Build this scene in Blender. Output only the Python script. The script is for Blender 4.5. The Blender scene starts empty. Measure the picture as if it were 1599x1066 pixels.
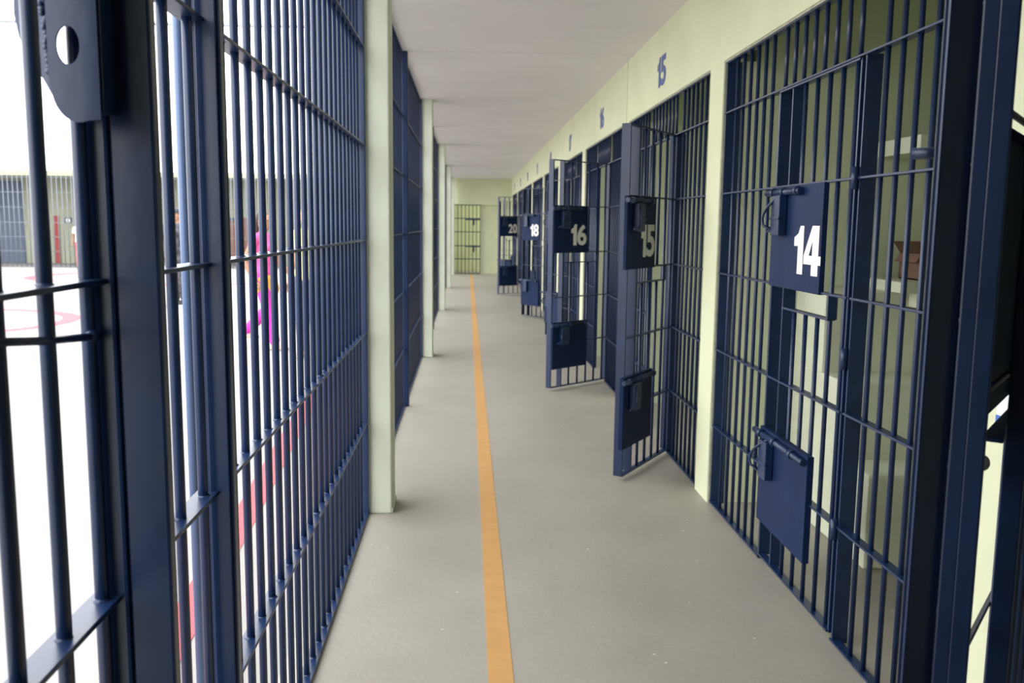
import bpy, bmesh, math, random
from mathutils import Vector, Matrix
random.seed(7)
PI = math.pi
SC = bpy.context.scene
COL = SC.collection

# ------------------------------------------------------------------ camera
H = 1.5
PITCH, YAW, ROLL, FPX = 0.1307, 0.0510, 0.0110, 1390.5
cyw, syw, cp, sp = math.cos(YAW), math.sin(YAW), math.cos(PITCH), math.sin(PITCH)
fwd = Vector((syw*cp, cyw*cp, -sp)); rgt = Vector((cyw, -syw, 0)); upv = rgt.cross(fwd)
r2 = rgt*math.cos(ROLL) + upv*math.sin(ROLL)
u2 = -rgt*math.sin(ROLL) + upv*math.cos(ROLL)
cam = bpy.data.cameras.new('camera')
co = bpy.data.objects.new('camera', cam); COL.objects.link(co)
m = Matrix.Identity(4)
for i in range(3):
    m[i][0], m[i][1], m[i][2] = r2[i], u2[i], -fwd[i]
m[2][3] = H
co.matrix_world = m
cam.sensor_width = 36; cam.sensor_fit = 'HORIZONTAL'; cam.lens = FPX/1599*36
cam.clip_start = 0.05; cam.clip_end = 300
cam.dof.use_dof = True; cam.dof.focus_distance = 2.4; cam.dof.aperture_fstop = 6.3
SC.camera = co

# ------------------------------------------------------------------ light: overcast sky
SC.view_settings.view_transform = 'Standard'; SC.view_settings.look = 'None'
SC.view_settings.gamma = 1; SC.view_settings.use_curve_mapping = False
SC.view_settings.exposure = 0.0
w = bpy.data.worlds.new('overcast'); SC.world = w; w.use_nodes = True
nt = w.node_tree; bgn = nt.nodes['Background']
tc = nt.nodes.new('ShaderNodeTexCoord'); sx = nt.nodes.new('ShaderNodeSeparateXYZ')
mr = nt.nodes.new('ShaderNodeMapRange')
nt.links.new(tc.outputs['Generated'], sx.inputs[0]); nt.links.new(sx.outputs['Z'], mr.inputs['Value'])
mr.inputs['From Min'].default_value = -0.05; mr.inputs['From Max'].default_value = 0.9
mx = nt.nodes.new('ShaderNodeMix'); mx.data_type = 'RGBA'
mx.inputs['A'].default_value = (1.0, 0.99, 0.97, 1); mx.inputs['B'].default_value = (0.93, 0.97, 1.0, 1)
nt.links.new(mr.outputs['Result'], mx.inputs['Factor']); nt.links.new(mx.outputs['Result'], bgn.inputs['Color'])
bgn.inputs['Strength'].default_value = 5.0

# ------------------------------------------------------------------ materials
def mat(name, col, rough=0.6, var=0.0, scale=6.0, bump=0.0, bscale=60.0, spec=0.5, col2=None, metal=0.0, coat=0.0):
    M = bpy.data.materials.new(name); M.use_nodes = True
    t = M.node_tree; b = t.nodes['Principled BSDF']
    b.inputs['Base Color'].default_value = (*col, 1); b.inputs['Roughness'].default_value = rough
    b.inputs['Specular IOR Level'].default_value = spec; b.inputs['Metallic'].default_value = metal
    b.inputs['Coat Weight'].default_value = coat
    tcn = t.nodes.new('ShaderNodeTexCoord')
    if var or col2:
        n = t.nodes.new('ShaderNodeTexNoise'); n.inputs['Scale'].default_value = scale; n.inputs['Detail'].default_value = 6
        t.links.new(tcn.outputs['Object'], n.inputs['Vector'])
        r = t.nodes.new('ShaderNodeValToRGB')
        a = col; c = col2 or tuple(x*(1-var) for x in col)
        r.color_ramp.elements[0].position = 0.35; r.color_ramp.elements[1].position = 0.68
        r.color_ramp.elements[0].color = (*c, 1); r.color_ramp.elements[1].color = (*a, 1)
        t.links.new(n.outputs['Fac'], r.inputs[0]); t.links.new(r.outputs[0], b.inputs['Base Color'])
    if bump:
        n2 = t.nodes.new('ShaderNodeTexNoise'); n2.inputs['Scale'].default_value = bscale; n2.inputs['Detail'].default_value = 4
        t.links.new(tcn.outputs['Object'], n2.inputs['Vector'])
        bp = t.nodes.new('ShaderNodeBump'); bp.inputs['Strength'].default_value = bump; bp.inputs['Distance'].default_value = 0.01
        t.links.new(n2.outputs['Fac'], bp.inputs['Height']); t.links.new(bp.outputs[0], b.inputs['Normal'])
    return M

BLUE = mat('blue enamel paint', (0.0095, 0.0270, 0.088), 0.32, 0.25, 9, 0.04, 45, 0.5)
PLATE = mat('blue enamel plate', (0.009, 0.022, 0.075), 0.5, 0.2, 7, 0.10, 30, 0.12)
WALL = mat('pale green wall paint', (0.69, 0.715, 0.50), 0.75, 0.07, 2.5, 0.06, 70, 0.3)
COLP = mat('pale green column paint', (0.70, 0.745, 0.62), 0.7, 0.08, 4, 0.12, 45, 0.3)
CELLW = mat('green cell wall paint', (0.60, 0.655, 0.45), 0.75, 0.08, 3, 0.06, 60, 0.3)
SLABP = mat('pale painted concrete', (0.70, 0.73, 0.56), 0.75, 0.06, 4, 0.08, 60, 0.3)
CEIL = mat('white ceiling paint', (0.80, 0.775, 0.77), 0.85, 0.05, 1.5, 0.05, 30, 0.2)
WHITE = mat('white stencil paint', (0.88, 0.87, 0.84), 0.6, 0.05, 30)
NUMB = mat('blue stencil paint', (0.10, 0.14, 0.33), 0.7, 0.2, 30)
ORANGE = mat('orange floor paint', (0.61, 0.335, 0.12), 0.6, 0.10, 14, 0.05, 80, 0.3)
RED = mat('red court paint', (0.62, 0.075, 0.095), 0.7, 0.15, 6)
COURT = mat('court concrete', (0.35, 0.333, 0.318), 0.85, 0.08, 0.8, 0.05, 40, 0.2)
CARD = mat('brown cardboard', (0.22, 0.12, 0.085), 0.8, 0.15, 20)
RAW = mat('rough raw mortar', (0.46, 0.47, 0.37), 0.9, 0.25, 18, 0.5, 60, 0.2)
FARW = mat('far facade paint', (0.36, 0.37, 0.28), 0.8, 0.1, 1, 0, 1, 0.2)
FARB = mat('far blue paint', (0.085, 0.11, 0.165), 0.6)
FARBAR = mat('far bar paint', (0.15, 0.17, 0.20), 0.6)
REDD = mat('red door paint', (0.30, 0.045, 0.04), 0.6)
BROWN = mat('brown door paint', (0.22, 0.09, 0.06), 0.6)
LINK = mat('galvanised cable', (0.28, 0.30, 0.33), 0.5)
STICK = mat('white label paper', (0.85, 0.85, 0.88), 0.6)
STBL = mat('label blue ink', (0.06, 0.16, 0.55), 0.6)

# floor: worn grey cement with pale flecks
FLOOR = bpy.data.materials.new('grey cement floor'); FLOOR.use_nodes = True
t = FLOOR.node_tree; b = t.nodes['Principled BSDF']
tcn = t.nodes.new('ShaderNodeTexCoord')
n1 = t.nodes.new('ShaderNodeTexNoise'); n1.inputs['Scale'].default_value = 2.2; n1.inputs['Detail'].default_value = 8
n2 = t.nodes.new('ShaderNodeTexNoise'); n2.inputs['Scale'].default_value = 0.55; n2.inputs['Detail'].default_value = 3
vo = t.nodes.new('ShaderNodeTexVoronoi'); vo.inputs['Scale'].default_value = 11
n3 = t.nodes.new('ShaderNodeTexNoise'); n3.inputs['Scale'].default_value = 3.0
for n in (n1, n2, vo, n3): t.links.new(tcn.outputs['Object'], n.inputs['Vector'])
rp = t.nodes.new('ShaderNodeValToRGB')
rp.color_ramp.elements[0].position = .3; rp.color_ramp.elements[1].position = .7
rp.color_ramp.elements[0].color = (0.330, 0.303, 0.258, 1); rp.color_ramp.elements[1].color = (0.390, 0.360, 0.310, 1)
add = t.nodes.new('ShaderNodeMath'); add.operation = 'MULTIPLY_ADD'; add.inputs[1].default_value = .6
hl = t.nodes.new('ShaderNodeMath'); hl.operation = 'MULTIPLY'; hl.inputs[1].default_value = .4
t.links.new(n2.outputs['Fac'], hl.inputs[0]); t.links.new(n1.outputs['Fac'], add.inputs[0]); t.links.new(hl.outputs[0], add.inputs[2])
t.links.new(add.outputs[0], rp.inputs[0])
lt = t.nodes.new('ShaderNodeMath'); lt.operation = 'LESS_THAN'; lt.inputs[1].default_value = .06
t.links.new(vo.outputs['Distance'], lt.inputs[0])
gt = t.nodes.new('ShaderNodeMath'); gt.operation = 'GREATER_THAN'; gt.inputs[1].default_value = .50
t.links.new(n3.outputs['Fac'], gt.inputs[0])
mu = t.nodes.new('ShaderNodeMath'); mu.operation = 'MULTIPLY'
t.links.new(lt.outputs[0], mu.inputs[0]); t.links.new(gt.outputs[0], mu.inputs[1])
mxx = t.nodes.new('ShaderNodeMix'); mxx.data_type = 'RGBA'; mxx.inputs['B'].default_value = (.62, .60, .56, 1)
t.links.new(mu.outputs[0], mxx.inputs['Factor']); t.links.new(rp.outputs[0], mxx.inputs['A'])
t.links.new(mxx.outputs['Result'], b.inputs['Base Color'])
b.inputs['Roughness'].default_value = .5; b.inputs['Specular IOR Level'].default_value = .5
bp = t.nodes.new('ShaderNodeBump'); bp.inputs['Strength'].default_value = .12; bp.inputs['Distance'].default_value = .01
n4 = t.nodes.new('ShaderNodeTexNoise'); n4.inputs['Scale'].default_value = 35
t.links.new(tcn.outputs['Object'], n4.inputs['Vector']); t.links.new(n4.outputs['Fac'], bp.inputs['Height']); t.links.new(bp.outputs[0], b.inputs['Normal'])

# ------------------------------------------------------------------ mesh helpers
class MB:
    def __init__(s): s.bm = bmesh.new()
    def box(s, x0, x1, y0, y1, z0, z1, bev=0.0):
        r = bmesh.ops.create_cube(s.bm, size=1)
        vs = r['verts']
        for v in vs:
            v.co = Vector(((x0+x1)/2 + v.co.x*(x1-x0), (y0+y1)/2 + v.co.y*(y1-y0), (z0+z1)/2 + v.co.z*(z1-z0)))
        if bev:
            es = list({e for v in vs for e in v.link_edges})
            bmesh.ops.bevel(s.bm, geom=es, offset=bev, segments=2, affect='EDGES', profile=.6)
        return s
    def tube(s, pts, r, seg=12, cap=True):
        pts = [Vector(p) for p in pts]; rs = r if isinstance(r, (list, tuple)) else [r]*len(pts)
        rings = []
        prevn = None
        for i, p in enumerate(pts):
            d = (pts[min(i+1, len(pts)-1)] - pts[max(i-1, 0)]).normalized()
            a = prevn if prevn else (Vector((1, 0, 0)) if abs(d.x) < .9 else Vector((0, 1, 0)))
            n = (a - d*a.dot(d)).normalized(); prevn = n; bb = d.cross(n)
            rings.append([s.bm.verts.new(p + (n*math.cos(2*PI*k/seg) + bb*math.sin(2*PI*k/seg))*rs[i]) for k in range(seg)])
        for A, B in zip(rings, rings[1:]):
            for k in range(seg):
                f = s.bm.faces.new((A[k], A[(k+1) % seg], B[(k+1) % seg], B[k])); f.smooth = True
        if cap:
            s.bm.faces.new(rings[0][::-1]); s.bm.faces.new(rings[-1])
        return s
    def prism(s, poly, y0, y1, hole=None):
        # poly in (x,z), extruded along y; optional hole polygon (same winding)
        def face_fill(y):
            vs = [s.bm.verts.new((x, y, z)) for x, z in poly]
            es = [s.bm.edges.new((vs[i], vs[(i+1) % len(vs)])) for i in range(len(vs))]
            hv = []
            if hole:
                hv = [s.bm.verts.new((x, y, z)) for x, z in hole]
                es += [s.bm.edges.new((hv[i], hv[(i+1) % len(hv)])) for i in range(len(hv))]
            bmesh.ops.triangle_fill(s.bm, edges=es, use_beauty=True)
            return vs, hv
        a, ah = face_fill(y0); b_, bh = face_fill(y1)
        for L, M_ in ((a, b_), (ah, bh)):
            for i in range(len(L)):
                s.bm.faces.new((L[i], L[(i+1) % len(L)], M_[(i+1) % len(L)], M_[i]))
        return s
    def ball(s, c, rx, ry=None, rz=None, seg=16):
        ry = ry or rx; rz = rz or rx
        r = bmesh.ops.create_uvsphere(s.bm, u_segments=seg, v_segments=seg//2+2, radius=1)
        for v in r['verts']:
            v.co = Vector((c[0]+v.co.x*rx, c[1]+v.co.y*ry, c[2]+v.co.z*rz))
        for f in {f for v in r['verts'] for f in v.link_faces}: f.smooth = True
        return s
    def xf(s, M_):
        bmesh.ops.transform(s.bm, matrix=M_, verts=s.bm.verts); return s
    def mesh(s, name, m_):
        bmesh.ops.recalc_face_normals(s.bm, faces=s.bm.faces)
        me = bpy.data.meshes.new(name); s.bm.to_mesh(me); s.bm.free()
        for x in (m_ if isinstance(m_, (list, tuple)) else [m_]): me.materials.append(x)
        return me
    def build(s, name, m_, parent=None, loc=None):
        return put(name, s.mesh(name, m_), parent, loc)

def put(name, me, parent=None, loc=None):
    o = bpy.data.objects.new(name, me); COL.objects.link(o)
    if parent: o.parent = parent
    if loc: o.location = loc
    return o
def thing(name, label, cat, loc=(0, 0, 0), rz=0, group=None):
    o = bpy.data.objects.new(name, None); COL.objects.link(o); o.empty_display_size = .1
    o.location = loc; o.rotation_euler = (0, 0, rz); tag(o, label, cat, group); return o
def tag(o, label, cat, group=None):
    o['label'] = label; o['category'] = cat; o['kind'] = 'thing'
    if group: o['group'] = group
    return o
def struct(o): o['kind'] = 'structure'; return o
_bars = {}
def bar(parent, x, y, z0, z1, r=.009, m_=BLUE, name='bar', seg=12):
    key = (round(z1-z0, 3), r, m_.name, seg)
    if key not in _bars:
        _bars[key] = MB().tube([(0, 0, 0), (0, 0, z1-z0)], r, seg).mesh('bar', m_)
    return put(name, _bars[key], parent, (x, y, z0))
def font_glyph(ch):
    cu = bpy.data.curves.new('numeral', 'FONT'); cu.body = ch; cu.size = 1; cu.offset = .03; cu.extrude = .5
    o = bpy.data.objects.new('numeral', cu); COL.objects.link(o)
    dg = bpy.context.evaluated_depsgraph_get(); dg.update()
    me = bpy.data.meshes.new_from_object(o.evaluated_get(dg))
    bpy.data.objects.remove(o); bpy.data.curves.remove(cu)
    return me
def poly_glyph(poly, hole=None):
    g_ = MB().prism(poly, -.5, .5, hole)
    for v in g_.bm.verts: v.co = Vector((v.co.x, v.co.z, v.co.y))
    bmesh.ops.recalc_face_normals(g_.bm, faces=g_.bm.faces)
    me = bpy.data.meshes.new('glyph'); g_.bm.to_mesh(me); g_.bm.free(); return me
GLYPH = {'1': lambda: poly_glyph([(.42, 0), (1, 0), (1, 1), (.62, 1), (.42, .84), (0, .76), (0, .58), (.42, .58)]),
         '4': lambda: poly_glyph([(.48, 0), (.86, 0), (.86, .22), (1, .22), (1, .40), (.86, .40), (.86, 1), (.46, 1), (0, .40), (0, .22), (.48, .22)], [(.50, .40), (.50, .70), (.30, .40)])}
def text_mesh(txt, h, m_, th=.002, wide=1.0):
    # numerals in a bold stencil style, centred, `wide` across and `h` high in local x and y
    adv = {'1': .36}
    tot = sum(adv.get(c, .62) for c in txt) + .03*(len(txt)-1)
    big = bmesh.new(); x = 0
    for c in txt:
        me = (GLYPH.get(c) or (lambda: font_glyph(c)))()
        xs = [v.co.x for v in me.vertices]; ys = [v.co.y for v in me.vertices]; a = adv.get(c, .62)
        x0, x1, y0, y1 = min(xs), max(xs), min(ys), max(ys)
        for v in me.vertices:
            v.co = Vector((((v.co.x-x0)/(x1-x0)*a + x)/tot*wide - wide/2, ((v.co.y-y0)/(y1-y0)-.5)*h, v.co.z*th))
        big.from_mesh(me); bpy.data.meshes.remove(me); x += a+.03
    me = bpy.data.meshes.new('numeral'); big.to_mesh(me); big.free(); me.materials.clear(); me.materials.append(m_)
    for p in me.polygons: p.material_index = 0
    return me

# ------------------------------------------------------------------ setting
XL, XR = -0.525, 1.344           # planes of the two barred fronts
XW = 1.317                       # face of the right wall
CZ = 2.845                       # ceiling
TOPZ = 2.345                     # underside of the lintel
PITCHC, C14 = 2.72, 2.21         # cell pitch, near jamb of cell 14
CELLS = list(range(14, 23))
def near(n): return C14 + (n-14)*PITCHC

struct(MB().box(-.62, 4.2, -4, 29, -.2, 0).build('floor', FLOOR))
fl = bpy.data.objects['floor']
mb = MB(); mb.box(.076, .160, .4, 26.95, 0.0, .0015); mb.build('painted_line', ORANGE, fl)['label'] = 'orange line painted along the corridor floor'
cl = MB(); cl.box(-.75, 4.2, -4, 29, CZ, CZ+.16)
for i in range(-1, 5):
    for yy in (4.51+5.49*i+.03, 4.51+5.49*i+2.75):
        if yy > 0: cl.box(-.53, XW, yy, yy+.05, CZ-.007, CZ+.01)
struct(cl.build('ceiling', CEIL))

wr = MB()
joints = [7.52, 12.96, 18.40, 23.84]
edges = [-4] + joints + [27.2]
for a, c in zip(edges, edges[1:]):
    wr.box(XW, 1.385, a+(.009 if a > 0 else 0), c-.009, TOPZ, CZ)
wr.box(XW+.02, 1.38, -4, 27.2, TOPZ+.02, CZ)
wall_right = struct(wr.build('wall_right', WALL))
for n in CELLS:                   # pier on the near side of each cell, running back as the partition
    y1 = near(n); wr = MB()
    if n == 16 or (n-16) % 2 == 0 and n > 14:
        wr.box(XW, 1.5, y1-.26, y1-.139, 0, TOPZ); wr.box(XW, 1.5, y1-.121, y1, 0, TOPZ); wr.box(XW+.02, 1.5, y1-.2, y1-.05, 0, TOPZ)
    else:
        wr.box(XW, 1.5, y1-.26, y1, 0, TOPZ)
    struct(wr.build('wall_right', WALL))
struct(MB().box(XW, 1.5, near(23)-.26, 27.2, 0, TOPZ).build('wall_right', WALL))
struct(MB().box(XW, 4.1, -4, -.51, 0, TOPZ).build('wall_right', WALL))
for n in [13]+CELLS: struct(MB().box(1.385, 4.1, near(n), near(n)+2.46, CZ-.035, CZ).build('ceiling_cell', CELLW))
# raw mortar left along the jambs of the openings
for n in CELLS[:3]:
    y0, y1 = near(n), near(n)+2.46
    mo = MB(); mo.box(XW+.004, XW+.022, y1-.010, y1-.0005, 0, TOPZ); mo.box(XW+.004, XW+.022, y0, y1-.011, TOPZ-.010, TOPZ-.0005)
    struct(mo.build('trim_%d' % (n-13), RAW))
for n in range(15, 23):
    me = text_mesh(str(n), .20, NUMB, .003, .26)
    o = put('painted_number', me, wall_right, (XW-.0015, near(n)+1.26, 2.545))
    o.rotation_euler = (PI/2, 0, -PI/2); o['label'] = 'blue number %d painted on the wall above the cell' % n
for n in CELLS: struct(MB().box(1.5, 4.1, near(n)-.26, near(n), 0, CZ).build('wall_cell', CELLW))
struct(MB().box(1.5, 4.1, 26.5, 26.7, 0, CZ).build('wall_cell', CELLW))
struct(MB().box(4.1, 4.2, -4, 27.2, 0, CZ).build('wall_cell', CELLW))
for q in ((-.75, 1.5, 27.0, 27.25, 2.075, CZ), (.40, 1.5, 27.12, 27.25, 0, 2.075), (-.75, -.43, 27.0, 27.25, 0, 2.075), (-.75, 1.5, 28.6, 28.8, 0, CZ), (-.75, -.65, 27.25, 28.6, 0, CZ)):  # last box: side wall added to keep yard light out behind the gate
    struct(MB().box(*q).build('wall_end', WALL))
struct(MB().box(-.70, -.56, -4.0, .80, 0, CZ).build('shade_wall_left', WALL))  # unseen wall, added to block yard light from the near posts
struct(MB().box(-.56, XW, -1.9, -1.75, 0, CZ).build('shade_wall_back', BLUE))  # unseen closure behind the camera, made dark to cut light on the near steel

# pale columns along the open side
ordinal = ['nearest', 'second', 'third', 'fourth', 'fifth']
CY = [4.51+5.49*i for i in range(5)]
for i, y in enumerate(CY):
    c = MB(); c.box(-.545, -.388, y, y+.24, 0, CZ, .008); c.box(-.538, -.381, y+.004, y+.236, 0, .03, .006)
    tag(c.build('column', COLP), '%s pale green concrete column from the camera on the left of the corridor' % ordinal[i], 'column', 'pale columns along the open side')

# ------------------------------------------------------------------ left barred screens
LZ = [.012, .487, .952, 1.415, 1.88, 2.345, 2.82]
_flat = {}
def crossbar(parent, x, y0, y1, z, wx=.036, h=.008, name='crossbar', m_=BLUE):
    key = (round(y1-y0, 3), wx, h, m_.name)
    if key not in _flat: _flat[key] = MB().box(-wx/2, wx/2, 0, y1-y0, -h/2, h/2, .0015).mesh('crossbar', m_)
    return put(name, _flat[key], parent, (x, y0, z))
def screen(y0, y1, ymid, label, bars, r=.0095, prot=.06):
    g = thing('barred_screen', label, 'bars', (XL, y0, 0), 0, 'blue barred screens between the columns')
    for z in LZ:
        if y0 > 1: crossbar(g, 0, .0, y1-y0, z); continue
        cb_ = MB().box(-.022, .022, 0, y1-y0, z-.004, z+.004, .0015)          # welds swell the flat at every bar
        for yb in bars: cb_.ball((random.uniform(-.003, .003), yb-y0, z+random.uniform(-.001, .003)), .0140, random.uniform(.013, .019), random.uniform(.006, .009), 10)
        cb_.build('crossbar', BLUE, g)
    for yb in bars: bar(g, 0, yb-y0, .012, 2.835, r)
    for ys in (y0+.006, y1-.03):
        MB().box(-.022, .022, 0, .024, 0, 2.84, .003).build('end_stile', BLUE, g, (0, ys-y0, 0))
    if ymid:
        p = MB(); p.box(-.006, .050, 0, .03, 0, 2.84, .005); p.box(.004, .044, -.006, 0.0, 0, 2.84, .002)
        p.build('post', BLUE, g, (0, ymid-y0, 0))
    return g
near_b = [1.013-.1205*k for k in range(1, 2)][::-1] + [1.013, 1.134, 1.256, 1.375, 1.494, 1.613, 1.752] + [1.978+.1187*k for k in range(21)]
s0 = screen(.80, 4.51, 1.790, 'nearest blue barred screen at the left, full of bars in front of the bright yard', near_b, .0100)
lab = ['second blue barred screen, between the nearest and second pale columns',
       'third blue barred screen, between the second and third pale columns',
       'fourth blue barred screen, between the third and fourth pale columns',
       'farthest blue barred screen, between the fourth and fifth pale columns']
for i in range(4):
    a, c = CY[i]+.24, CY[i+1]
    mid = CY[i]+2.75
    bl = []
    y = a+.12
    while y < c-.08:
        if abs(y-mid-.02) > .05: bl.append(y)
        y += .1215
    screen(a, c, mid, lab[i], bl)

# gate post with hasp, nearest to the camera on the left
gp = thing('gate_post', 'broad dark blue steel gate post with a holed hasp, at the far left', 'post', (-.53, 1.27, 0))
MB().box(0, .037, 0, .032, 0, 2.84, .005).build('jamb_tube', BLUE, gp)
MB().box(.037, .098, .006, .032, 0, 2.84, .004).build('strike_tube', BLUE, gp)
def arc(cx, cz, rx, rz, a0, a1, n=14):
    return [(cx+rx*math.cos(math.radians(a0+(a1-a0)*k/n)), cz+rz*math.sin(math.radians(a0+(a1-a0)*k/n))) for k in range(n+1)]
hole = arc(.012, 1.724, .0150, .0245, 0, 360, 20)[:-1]
poly = [(-.014, 1.84), (-.014, 1.675)] + arc(.022, 1.672, .034, .046, 190, 290, 8) + [(.05, 1.63), (.05, 1.84)]
MB().prism(poly, -.050, -.0465, hole).build('hasp_plate', BLUE, gp)['label'] = 'dark hasp plate with an oval padlock hole'
MB().box(.036, .052, -.045, .0, 1.64, 1.83, .003).build('hasp_tab', BLUE, gp)
ear = [(-.010, 1.84), (-.010, 1.655), (-.026, 1.682), (-.044, 1.708), (-.058, 1.735), (-.064, 1.765), (-.062, 1.80), (-.05, 1.84)]
e = MB().prism(ear, 0, .005)
e.xf(Matrix.Translation((0, -.048, 0)) @ Matrix.Rotation(math.radians(-14), 4, 'Z'))
for k in range(22): e.ball((-.015-.010*random.random()*(k/22), -.0475+.002*random.random(), 1.69+k*.006+.003*random.random()), .0035+.002*random.random(), .003, .005, 8)
e.build('hasp_ear', BLUE, gp)
MB().tube([(.012, -.33, 1.372), (.012, -.16, 1.352), (.012, 0, 1.338)], .0055, 10).ball((.012, -.02, 1.341), .009, .012, .009).build('latch_rod', BLUE, gp)

MB_ = MB().tube([(0, 0, 0), (0, 0, 2.84)], 0.0125, 14)
tag(MB_.build('pole', mat('pale blue pole paint', (.09, .14, .27), .35), None, (-.812, 2.62, 0)), 'slim light blue steel pole standing in the yard just outside the bars', 'pole')

# ------------------------------------------------------------------ right barred cell fronts
RZ = [.435, .85, 1.257, 1.67, 2.08]
W = .80
def cell_front(n, label):
    y0 = near(n)
    g = thing('cell_grille', label, 'bars', (XR, y0, 0), 0, 'fixed blue barred cell fronts')
    w_ = 2.46; hy, ly = .815, 1.632
    for z in RZ[:-1]+[.012]:
        crossbar(g, 0, .005, hy, z); crossbar(g, 0, ly, w_-.005, z)
    crossbar(g, 0, .005, w_-.005, 2.08); crossbar(g, 0, .005, w_-.005, TOPZ-.012)
    for k in range(7): bar(g, 0, .055+.1035*k, .012, TOPZ-.012)
    for k in range(6): bar(g, 0, 2.303-.1068*k, .012, TOPZ-.012)
    for k in range(8): bar(g, 0, hy+.065+.1042*k, 2.08, TOPZ-.012)
    for ys, nm in ((.005, 'jamb'), (w_-.018, 'jamb')):
        MB().box(-.012, .062, 0, .012, 0, TOPZ-.008, .002).build(nm, BLUE, g, (0, ys, 0))
    MB().box(-.012, .045, 0, .010, 0, 2.08, .002).build('hinge_stile', BLUE, g, (0, hy-.014, 0))
    MB().box(-.012, .030, 0, .010, 0, 2.08, .002).build('strike_stile', BLUE, g, (0, ly+.004, 0))
    return g

def bolt_set(parent, zt, s_free, x, m_=BLUE, dark=BLUE, flip=1, full=False, ps=.24):
    # barrel bolt along the top of a plate, with its shield box and bent handle (local: +Y towards the free edge)
    f = flip
    mb = MB(); mb.tube([(x-.014, f*(s_free+.035), zt-.022), (x-.014, f*(s_free-(.55 if full and ps < .3 else .40 if full else .36)), zt-.022)], .0135, 12)
    for q in ((.03, .20, .40) if full else (.03, .15, .30)): mb.tube([(x-.014, f*(s_free-q), zt-.022), (x-.014, f*(s_free-q-.035), zt-.022)], .018, 12)
    bo = mb.build('bolt', dark, parent)
    mb = MB(); mb.box(x-.036, x-.002, min(f*(s_free-.085), f*(s_free-.185)), max(f*(s_free-.085), f*(s_free-.185)), zt-.20, zt-.036, .004)
    mb.box(x-.040, x-.030, min(f*(s_free-.080), f*(s_free-.19)), max(f*(s_free-.080), f*(s_free-.19)), zt-.135, zt-.125, .002)
    mb.build('lock_box', dark, parent)
    pts = []
    for k in range(9):
        a = k/8*PI*.62
        pts.append((x-.016-.045*math.sin(a), f*(s_free-.155+.10*math.sin(a)), zt-.025-.135*(k/8)))
    pts.append((x-.03, f*(s_free-.10), zt-.175)); pts.append((x-.03, f*(s_free-.03), zt-.185))
    MB().tube(pts, .006, 8).build('bolt_handle', dark, parent)
    return bo

def door(n, ang, label, flip=1, hinge=None, number=True, ps=.24, pe=.795, nw=.275, cw=.018, plates=((1.25, 1.668, -.022), (.20, .625, -.028)), stile=.056, inner=(-.012, .042), bx_=0.0):
    hy = hinge if hinge else (XR-.004, near(n)+.822)
    d = thing('cell_door', label, 'door', (hy[0], hy[1], 0), math.radians(ang), 'blue barred cell doors')  # the hinged cell door itself
    f = flip
    def B(x0, x1, s0, s1, z0, z1, bev=.002):
        return MB().box(x0, x1, min(f*s0, f*s1), max(f*s0, f*s1), z0, z1, bev)
    zb, zt = .028, 2.072
    B(-.012, .045, .006, .018, zb, zt).build('hinge_stile', BLUE, d)
    B(-.014, -.014+stile, W-.012, W, zb, zt).build('latch_stile', BLUE, d)
    B(inner[0], inner[1], .645, .657, zb, zt).build('inner_stile', BLUE, d)
    for z in [zb+.004, .435, .85, 1.257, 1.67, zt-.004]:
        B(-cw, cw, .012, W-.006, z-.004, z+.004, .0015).build('crossbar', BLUE, d)
    B(-.016, .016, .17, .65, 1.160, 1.168, .0015).build('slot_rail', BLUE, d)
    B(-.016, .020, .165, .177, 1.164, 1.257, .0015).build('slot_side', BLUE, d)
    for k, s_ in enumerate((.06, .18, .297, .417, .538)):
        if k > 1:
            bar(d, bx_, f*s_, zb, 1.164); bar(d, bx_, f*s_, 1.257, zt)
        else: bar(d, bx_, f*s_, zb, zt)
    for z in (.425, 1.045, 1.67):
        MB().tube([(-.018, -.002*f, z-.038), (-.018, -.002*f, z+.038)], .0125, 12).build('hinge', BLUE, d)
    for k, (z0, z1, px) in enumerate(plates):
        p = MB(); bx = (min(f*ps, f*pe), max(f*ps, f*pe))
        p.box(px-.003, px, bx[0], bx[1], z0, z1, .001)
        for q in (ps, pe): p.box(px, -.006, f*q-.0015, f*q+.0015, z0, z1)
        p.box(px, -.006, bx[0], bx[1], z1-.003, z1)
        po = p.build('number_plate' if k == 0 else 'lower_plate', PLATE, d)
        if n != 13 or k: bolt_set(po, z1-.002, pe, px-.003, flip=f, full=k == 1, ps=ps)
        if k == 0 and number:
            me = text_mesh(str(n), .19, WHITE, .0012, nw)
            o = put('numeral', me, po, (px-.0042, ps+.015+nw/2-.02*(ps < .3), 1.412)); o.rotation_euler = (PI/2, 0, -PI/2)
            o['label'] = 'white number %d' % n
    return d

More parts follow.
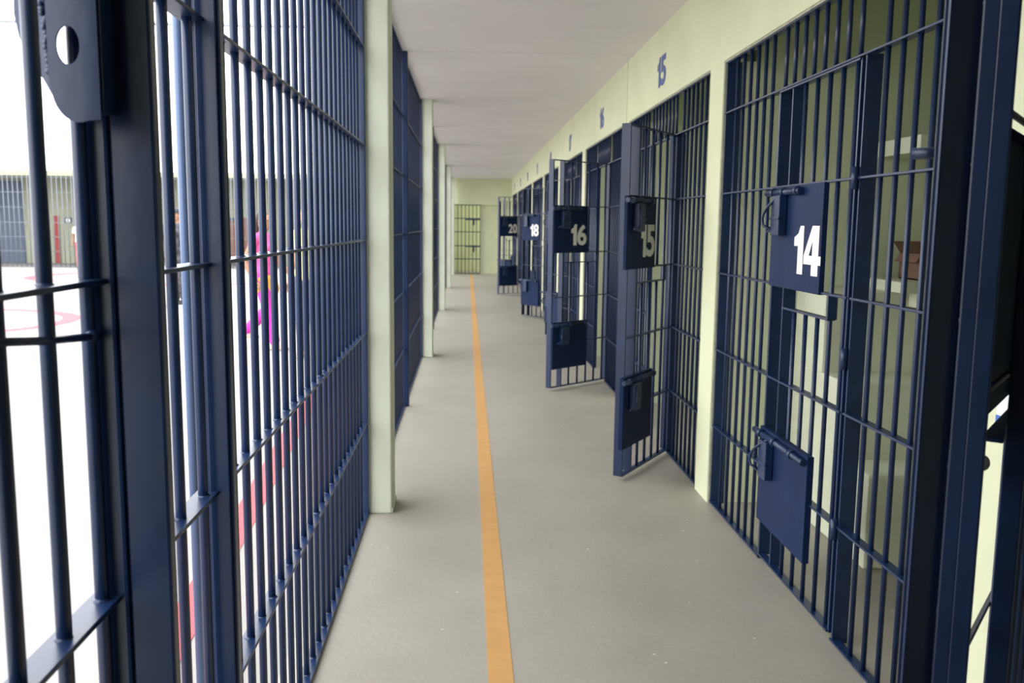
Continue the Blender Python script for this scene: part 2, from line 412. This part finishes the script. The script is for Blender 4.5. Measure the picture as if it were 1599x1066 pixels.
near_txt = {14: 'fixed blue bars around closed door 14, nearest on the right',
            15: 'fixed blue bars of cell 15, with the number 15 painted above', 16: 'fixed blue bars of cell 16, behind open door 16',
            17: 'fixed blue bars of cell 17, behind the leaf numbered 16', 18: 'fixed blue bars of cell 18, behind the ajar leaf numbered 18',
            19: 'fixed blue bars of the cell just beyond door 18', 20: 'fixed blue bars of cell 20, behind the open leaf numbered 20',
            21: 'fixed blue bars of the cell just beyond cell 20', 22: 'fixed blue bars of the last cell before the end wall'}
dtxt = {14: (0, 'blue barred cell door numbered 14, closed, nearest on the right'),
        15: (147, 'blue barred cell door numbered 15, swung wide open into the corridor'),
        16: (132, 'blue barred cell door numbered 16, swung open beyond door 15'),
        17: (20, 'blue barred cell door slightly ajar, half hidden behind open door 16'),
        18: (33, 'blue barred cell door numbered 18, ajar with its plate lit'),
        19: (4, 'closed blue barred cell door between doors 18 and 20'),
        20: (122, 'blue barred cell door numbered 20, open near the end of the corridor'),
        21: (42, 'blue barred cell door half open just behind door 20'),
        22: (3, 'closed blue barred door of the last cell before the end wall')}
for n in CELLS:
    cell_front(n, near_txt[n])
    door(n, dtxt[n][0], dtxt[n][1], ps={14: .24, 15: .40}.get(n, .335), pe=.845 if n == 15 else .795, nw=.275 if n == 14 else .215)

# cell door standing ajar at the right edge of the frame (hinged on the pier between two cells)
PR, PL = Vector((.760, 1.24)), Vector((.687, 1.30))
nrm = (PL-PR).normalized(); u = Vector((-nrm.y, nrm.x)); u = u if u.y > 0 else -u
a13 = math.degrees(math.atan2(u.y, u.x))       # direction free edge -> hinge
hp = PR + u*W + nrm*.0115
d13 = door(13, a13-90, 'tall blue barred door leaf standing ajar at the right edge, its thick stile in front', flip=-1, hinge=(hp.x, hp.y), number=False,
           plates=((1.175, 1.655, -.03),), stile=.0255, inner=(.019, .05), bx_=.012, cw=.004)
tb = MB().box(-.0235, .0235, -.006, .006, .028, 2.072, .003)
tb.xf(Matrix.Translation((-.060, -W+.004, 0)) @ Matrix.Rotation(math.radians(38), 4, 'Z'))
tb.build('edge_channel', BLUE, d13)
MB().box(-.036, -.012, -W, -W+.014, .028, 2.072, .003).build('edge_channel', BLUE, d13)
MB().box(-.084, -.078, -W-.010, -W+.03, .028, 2.072, .002).build('edge_channel', BLUE, d13)
MB().tube([(-.07, -W+.015, 1.612), (-.119, -W+.015, 1.612)], .0085, 12).build('bolt', BLUE, d13)
MB().tube([(-.01, -W+.06, 1.13), (-.01, -W+.12, 1.13)], .009, 10).ball((-.01, -W+.125, 1.13), .014).build('knob', LINK, d13)
MB().box(-.02, .02, 0, .04, 0, TOPZ, .003).build('jamb_tube', BLUE, d13, None).location = (.03, .03, 0)

# ------------------------------------------------------------------ inside the nearest cell: stepped bunk, slabs, carton
yb = near(15)-.26
b3 = MB(); yb -= .004; b3.box(1.757, 3.6, 3.70, yb, 0, .43, .012); b3.box(1.757, 3.6, 3.965, yb, .42, .79, .012); b3.box(1.757, 3.6, 4.275, yb, .78, 1.19, .012)
tag(b3.build('stepped_bunk', SLABP), 'pale green stepped concrete block built inside the nearest cell, behind door 14', 'bunk')
sl = MB(); sl.box(2.085, 2.75, 4.18, yb, 1.19, 1.245, .006); sl.box(2.17, 2.26, 4.18, 4.27, 1.12, 1.2, .004)
tag(sl.build('ledge_slab', SLABP), 'small pale slab lying on the stepped block in the nearest cell, carrying a brown carton', 'slab')
us = MB(); us.box(2.14, 2.75, 4.20, yb, 1.865, 1.945, .006)
tag(us.build('wall_shelf', SLABP), 'pale concrete wall shelf high inside the nearest cell', 'shelf')
ct = thing('carton', 'brown cardboard carton on the slab inside the nearest cell', 'box', (2.235, 4.30, 1.246))
cb = MB(); cb.box(0, .30, 0, .22, 0, .006); cb.box(0, .30, 0, .005, 0, .13); cb.box(0, .30, .215, .22, 0, .13); cb.box(0, .005, 0, .22, 0, .13); cb.box(.295, .30, 0, .22, 0, .13)
cb.build('body', CARD, ct)
f1 = MB(); f1.box(-.05, 0, 0, .22, -.002, .002); f1.xf(Matrix.Translation((.002, 0, .13)) @ Matrix.Rotation(math.radians(-58), 4, 'Y')); f1.build('flap', CARD, ct)
f2 = MB(); f2.box(0, .30, 0, .10, -.002, .002); f2.xf(Matrix.Translation((0, .218, .13)) @ Matrix.Rotation(math.radians(35), 4, 'X')); f2.build('flap', CARD, ct)

# ------------------------------------------------------------------ end of the corridor: barred gate
eg = thing('end_gate', 'small barred gate closing the far end of the corridor, beside the pale wall', 'gate', (-.43, 27.02, 0))
for k in range(8): bar(eg, .03+.112*k, 0, 0, 2.07, .010)
for z in (.012, .45, .845, 1.262, 1.662, 2.06): MB().box(0, .83, -.012, .012, z-.012, z+.012, .002).build('crossbar', BLUE, eg)
for z in (1.66, .86): 
    p = MB(); p.tube([(.36, -.03, z-.03), (.80, -.03, z-.03)], .02, 10); p.box(.60, .64, -.05, -.01, z-.20, z-.02, .004); p.box(.68, .71, -.05, -.01, z-.16, z-.02, .004)
    p.build('bolt', BLUE, eg)

# ------------------------------------------------------------------ yard
g = MB(); g.box(-60, -.62, -25, 60, -.2, -.004)
yard = struct(g.build('ground', COURT))
def ribbon(pts, wd, name):
    b_ = bmesh.new(); pts = [Vector((p[0], p[1], 0)) for p in pts]; L = []
    for i, p in enumerate(pts):
        d = (pts[min(i+1, len(pts)-1)]-pts[max(i-1, 0)]).normalized(); n = Vector((-d.y, d.x, 0))
        L.append((b_.verts.new(p+n*wd/2), b_.verts.new(p-n*wd/2)))
    for a, c in zip(L, L[1:]): b_.faces.new((a[0], a[1], c[1], c[0]))
    me = bpy.data.meshes.new(name); b_.to_mesh(me); b_.free(); me.materials.append(RED)
    o = put(name, me, yard, (0, 0, -.001)); return o
ribbon([(-.93, 1.0), (-1.02, 2.5), (-1.14, 4.54), (-1.23, 5.87), (-1.37, 8.27), (-1.6, 12), (-2.3, 24)], .13, 'painted_line')
ribbon(arc(-7.95, 13.3, 2.0, 1.9, 0, 360, 48), .26, 'painted_line')
ribbon(arc(-7.2, 24.5, 4.2, 3.0, 130, 300, 40), .42, 'painted_line')
ribbon([(-14, 26.6), (-3, 26.6)], .12, 'painted_line')

fb = thing('cell_block', 'long pale green cell block across the far side of the yard', 'building', (0, 31, 0))
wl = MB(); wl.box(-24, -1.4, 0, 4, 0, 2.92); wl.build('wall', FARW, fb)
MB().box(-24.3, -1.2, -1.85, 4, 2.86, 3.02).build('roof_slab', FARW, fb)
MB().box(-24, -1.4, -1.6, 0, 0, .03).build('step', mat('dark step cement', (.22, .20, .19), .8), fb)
for x in (-17.6, -12.1, -6.6): MB().box(x-.1, x+.1, -1.75, -1.5, 0, 2.86).build('column', SLABP, fb)
def fdoor(x0, x1, m1, m2=None, z1=1.62):
    o = MB().box(x0, x1, -.05, 0, 0.03, z1).build('door_frame', m1, fb)
    if m2: MB().box(x0+.12, x1-.12, -.07, -.04, .08, z1-.1).build('door_leaf', m2, o)
fdoor(-13.93, -13.74, REDD); fdoor(-12.82, -12.66, BROWN); fdoor(-8.45, -7.75, FARB, BROWN); fdoor(-7.72, -7.42, BROWN)
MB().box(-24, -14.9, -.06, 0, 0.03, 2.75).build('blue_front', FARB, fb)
sg = MB().box(-13.55, -13.32, -.04, 0, 1.38, 1.56).build('sign', FARB, fb)
o = put('numeral', text_mesh('13', .12, WHITE, .003, .15), sg, (-13.435, -.043, 1.47)); o.rotation_euler = (PI/2, 0, 0)
fs = thing('barred_screen', 'thin barred screen in front of the far cell block across the yard', 'bars', (-17.6, 29.05, 0))
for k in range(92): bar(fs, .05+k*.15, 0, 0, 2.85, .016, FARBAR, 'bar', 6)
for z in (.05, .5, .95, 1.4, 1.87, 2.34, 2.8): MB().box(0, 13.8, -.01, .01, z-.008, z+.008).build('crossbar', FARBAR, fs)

# overhead wires
def wire(p, q, sag, label):
    pts = [Vector(p).lerp(Vector(q), k/16) - Vector((0, 0, sag*4*(k/16)*(1-k/16))) for k in range(17)]
    tag(MB().tube(pts, .022, 6).build('cable', LINK), label, 'cable')
wire((-22, 12, 3.93), (1.2, 12, 4.0), .0, 'thin cable running level across the white sky above the yard')
wire((-14, 14, 6.6), (-7.0, 14, 4.2), .05, 'slanting cable in the top left corner of the sky')

# ------------------------------------------------------------------ people in the yard
SKIN1 = mat('tan skin', (.36, .19, .12), .6); SKIN2 = mat('light skin', (.55, .33, .25), .6); SKIN3 = mat('brown skin', (.24, .12, .075), .6)
HAIRD = mat('dark brown hair', (.035, .02, .018), .6)
MAG = mat('magenta cloth', (.62, .035, .42), .8, .15, 12); PINK = mat('pink top cloth', (.72, .10, .36), .8, .12, 12)
GOLD = mat('golden cloth', (.72, .36, .05), .7, .15, 14); YEL = mat('yellow cloth', (.80, .70, .26), .8, .1, 10)
NAVY = mat('navy cloth', (.03, .045, .12), .8); CAMO = mat('mottled fatigue cloth', (.16, .15, .17), .85, 0, 14, 0, 1, .2, (.035, .037, .05))
REDC = mat('red cloth', (.55, .06, .06), .8); WHC = mat('white cloth', (.8, .78, .76), .8); SHOE = mat('pale shoe', (.42, .33, .27), .6); BOOT = mat('black boot', (.02, .02, .022), .5)
DARKEYE = mat('dark eye', (.02, .015, .012), .3); LIP = mat('lip', (.40, .14, .12), .5)

def limb(mb, pts, rs, n=6):
    for (a, ra), (c, rc) in zip(zip(pts, rs), list(zip(pts, rs))[1:]):
        a, c = Vector(a), Vector(c)
        mb.tube([a, c], [ra, rc], 12)
    for p, r in zip(pts, rs): mb.ball(p, r, seg=12)
def remesh(o, vox, smooth=4):
    md = o.modifiers.new('skin', 'REMESH'); md.mode = 'VOXEL'; md.voxel_size = vox; md.use_smooth_shade = True
    sm = o.modifiers.new('smooth', 'SMOOTH'); sm.factor = .5; sm.iterations = smooth
    return o
def person(label, loc, rz, h, skin, top, legs, shoes, female=False, stride=.0, bend=.0, sleeve=1.0, hair_long=False, skirt=False, belt=None, cap=None):
    """local frame: faces -Y, z up, unit = 1.70 m figure scaled to h"""
    k = h/1.70
    P_ = thing('person', label, 'person', loc, rz); P_.scale = (k, k, k)
    sw = .160 if female else .180; hw = .095 if female else .09
    hipL, hipR = Vector((-hw, 0, .88)), Vector((hw, 0, .88))
    st = stride
    kneeL, kneeR = Vector((-hw, -.10*st-.02, .485)), Vector((hw, .04*st-.02, .485))
    ankL, ankR = Vector((-hw, -.22*st+.02, .085)), Vector((hw, .36*st+.02, .085+.12*st))
    shL, shR = Vector((-sw, .01, 1.385)), Vector((sw, .01, 1.385))
    elL, elR = Vector((-sw-.06, .05+.10*st, 1.11)), Vector((sw+.06, .03-.10*st, 1.11))
    wrL, wrR = Vector((-sw-.065, -.04+.06*st, .875)), Vector((sw+.065, -.05-.26*st, .89))
    mb = MB()
    # torso, neck, head
    mb.ball((0, .005, .93), hw+.075, .105, .13); mb.ball((0, .0, 1.08), .125 if female else .145, .095, .16)
    mb.ball((0, .005, 1.27), sw-.015, .11, .17); limb(mb, [(0, .015, 1.38), (0, .0, 1.50)], [.062, .052])
    limb(mb, [shL, (0, .012, 1.41), shR], [.058, .07, .058])
    mb.ball((0, -.005, 1.60), .074, .092, .108, 20); mb.ball((0, -.03, 1.535), .052, .058, .05)
    mb.ball((0, -.098, 1.588), .013, .02, .022, 8)                          # nose
    for s in (-1, 1):
        mb.ball((s*.076, .005, 1.595), .012, .022, .032, 8)                 # ears
        mb.ball((s*.03, -.082, 1.622), .026, .014, .008, 8)                 # brows
    for hip, kn, an in ((hipL, kneeL, ankL), (hipR, kneeR, ankR)):
        limb(mb, [hip, kn, an], [.085, .055, .038]); mb.ball(kn.lerp(an, .28)+Vector((0, .018, 0)), .052, .055, .09)
        limb(mb, [an+Vector((0, .03, -.04)), an+Vector((0, -.13, -.06))], [.035, .026])
    for sgn, sh, el, wr in ((-1, shL, elL, wrL), (1, shR, elR, wrR)):
        limb(mb, [sh, el, wr], [.052, .040, .027])
        pd = (wr-el).normalized(); palm = wr+pd*.055
        limb(mb, [wr, palm+Vector((0, -.018, 0))], [.026, .022]); limb(mb, [wr, palm+Vector((0, .018, 0))], [.026, .022])
        for q, L_ in ((-.030, .062), (-.010, .075), (.010, .070), (.030, .055)):      # four fingers, slightly curled
            b0 = palm+Vector((0, q, -.012)); b1 = b0+pd*L_*.5+Vector((-sgn*.004, 0, 0)); b2 = b1+pd*L_*.5+Vector((-sgn*.020, 0, 0))
            limb(mb, [b0, b1, b2], [.0095, .009, .0078])
        t0 = wr+pd*.025+Vector((0, -.022, 0)); limb(mb, [t0, t0+pd*.03+Vector((-sgn*.006, -.025, 0)), t0+pd*.058+Vector((-sgn*.012, -.032, 0))], [.012, .0105, .009])
    body = remesh(mb.build('body', skin, P_), .0075, 2)
    ey = MB()
    for s in (-1, 1): ey.ball((s*.030, -.083, 1.603), .011, .008, .007, 10)
    ey.build('eyes', DARKEYE, P_); MB().ball((0, -.090, 1.548), .024, .010, .008, 10).build('mouth', LIP, P_)
    hr = MB(); hr.ball((0, .016, 1.628), .084, .096, .098, 20)
    if hair_long: hr.ball((0, .075, 1.52), .075, .045, .13); hr.ball((0, .095, 1.40), .06, .035, .12)
    b_ = hr.bm
    bmesh.ops.bisect_plane(b_, geom=b_.verts[:]+b_.edges[:]+b_.faces[:], plane_co=(0, -.055, 1.645), plane_no=(0, -.80, -.55 if not hair_long else -.35), clear_outer=True)
    hr.build('hair', HAIRD, P_)
    if cap: MB().ball((0, .0, 1.665), .092, .105, .065).box(-.06, .06, -.19, -.07, 1.64, 1.655, .004).build('cap', cap, P_)
    # clothes, a little larger than the body
    c = MB(); c.ball((0, .005, .96), hw+.090, .126, .15); c.ball((0, .0, 1.10), .14 if female else .16, .108, .17); c.ball((0, .005, 1.27), sw-.0, .125, .175)
    if female: 
        for s in (-1, 1): c.ball((s*.07, -.085, 1.265), .065, .055, .065)
    limb(c, [shL, (0, .012, 1.405), shR], [.062, .078, .062])
    for sh, el, wr in ((shL, elL, wrL), (shR, elR, wrR)):
        if sleeve <= 1: limb(c, [sh, sh.lerp(el, sleeve)], [.062, .058])
        else: limb(c, [sh, el, el.lerp(wr, .92)], [.066, .054, .042])
    remesh(c.build('shirt', top, P_), .012, 10)
    c = MB(); c.ball((0, .005, .93), hw+.082, .116, .13)
    for hip, kn, an in ((hipL, kneeL, ankL), (hipR, kneeR, ankR)):
        limb(c, [hip, kn, kn.lerp(an, .92)], [.098, .075, .068])
    remesh(c.build('trousers', legs, P_), .012, 4)
    for an in (ankL, ankR):
        c = MB(); limb(c, [an+Vector((0, .035, -.045)), an+Vector((0, -.06, -.05)), an+Vector((0, -.15, -.06))], [.040, .042, .030]); c.box(an.x-.042, an.x+.042, an.y-.18, an.y+.075, an.z-.085, an.z-.065, .006)
        remesh(c.build('shoe', shoes, P_), .010, 3)
    if belt:
        c = MB(); c.tube([(0, .005, .70), (0, .005, .74), (0, .005, .90), (0, .005, .93)], [.17, .19, .192, .17], 24); c.xf(Matrix.Diagonal((1, .82, 1, 1))); c.ball((.10, -.10, .76), .05, .04, .09); remesh(c.build('waist_wrap', belt, P_), .014, 6)
    return P_

person('person in a pink top, golden waist wrap and magenta trousers, walking in the yard', (-2.40, 10.7, 0), math.radians(72), 1.60, SKIN1, PINK, MAG, SHOE, True, .9, 0, .35, True, False, GOLD)
person('person in a yellow top and navy trousers standing in the yard behind the bars', (-1.76, 10.0, 0), math.radians(-25), 1.66, SKIN2, YEL, NAVY, SHOE, False, .1, 0, .45, False)
person('left person of a pair in mottled dark fatigues, standing in the yard', (-5.52, 16.0, 0), math.radians(15), 1.70, SKIN1, CAMO, CAMO, BOOT, False, .1, 0, 1.5, False, False, None, CAMO)
person('right person of a pair in mottled dark fatigues, standing in the yard', (-5.24, 16.5, 0), math.radians(-25), 1.70, SKIN1, CAMO, CAMO, BOOT, False, .0, 0, 1.5, False, False, None, CAMO)
person('person in white and red standing before the far cell block', (-12.02, 28.5, 0), math.radians(10), 1.50, SKIN3, WHC, REDC, BOOT, False, .0, 0, .5)

# small paper label stuck to the pier at the right edge
lb = MB().box(-.001, 0, -.05, .05, 0, .16).build('wall_label', STICK, None, (XW-.0005, 2.06, .985))
tag(lb, 'small white and blue paper label on the pale pier at the right edge', 'label')
MB().box(-.002, -.001, -.05, .05, .02, .06).build('band', STBL, lb)
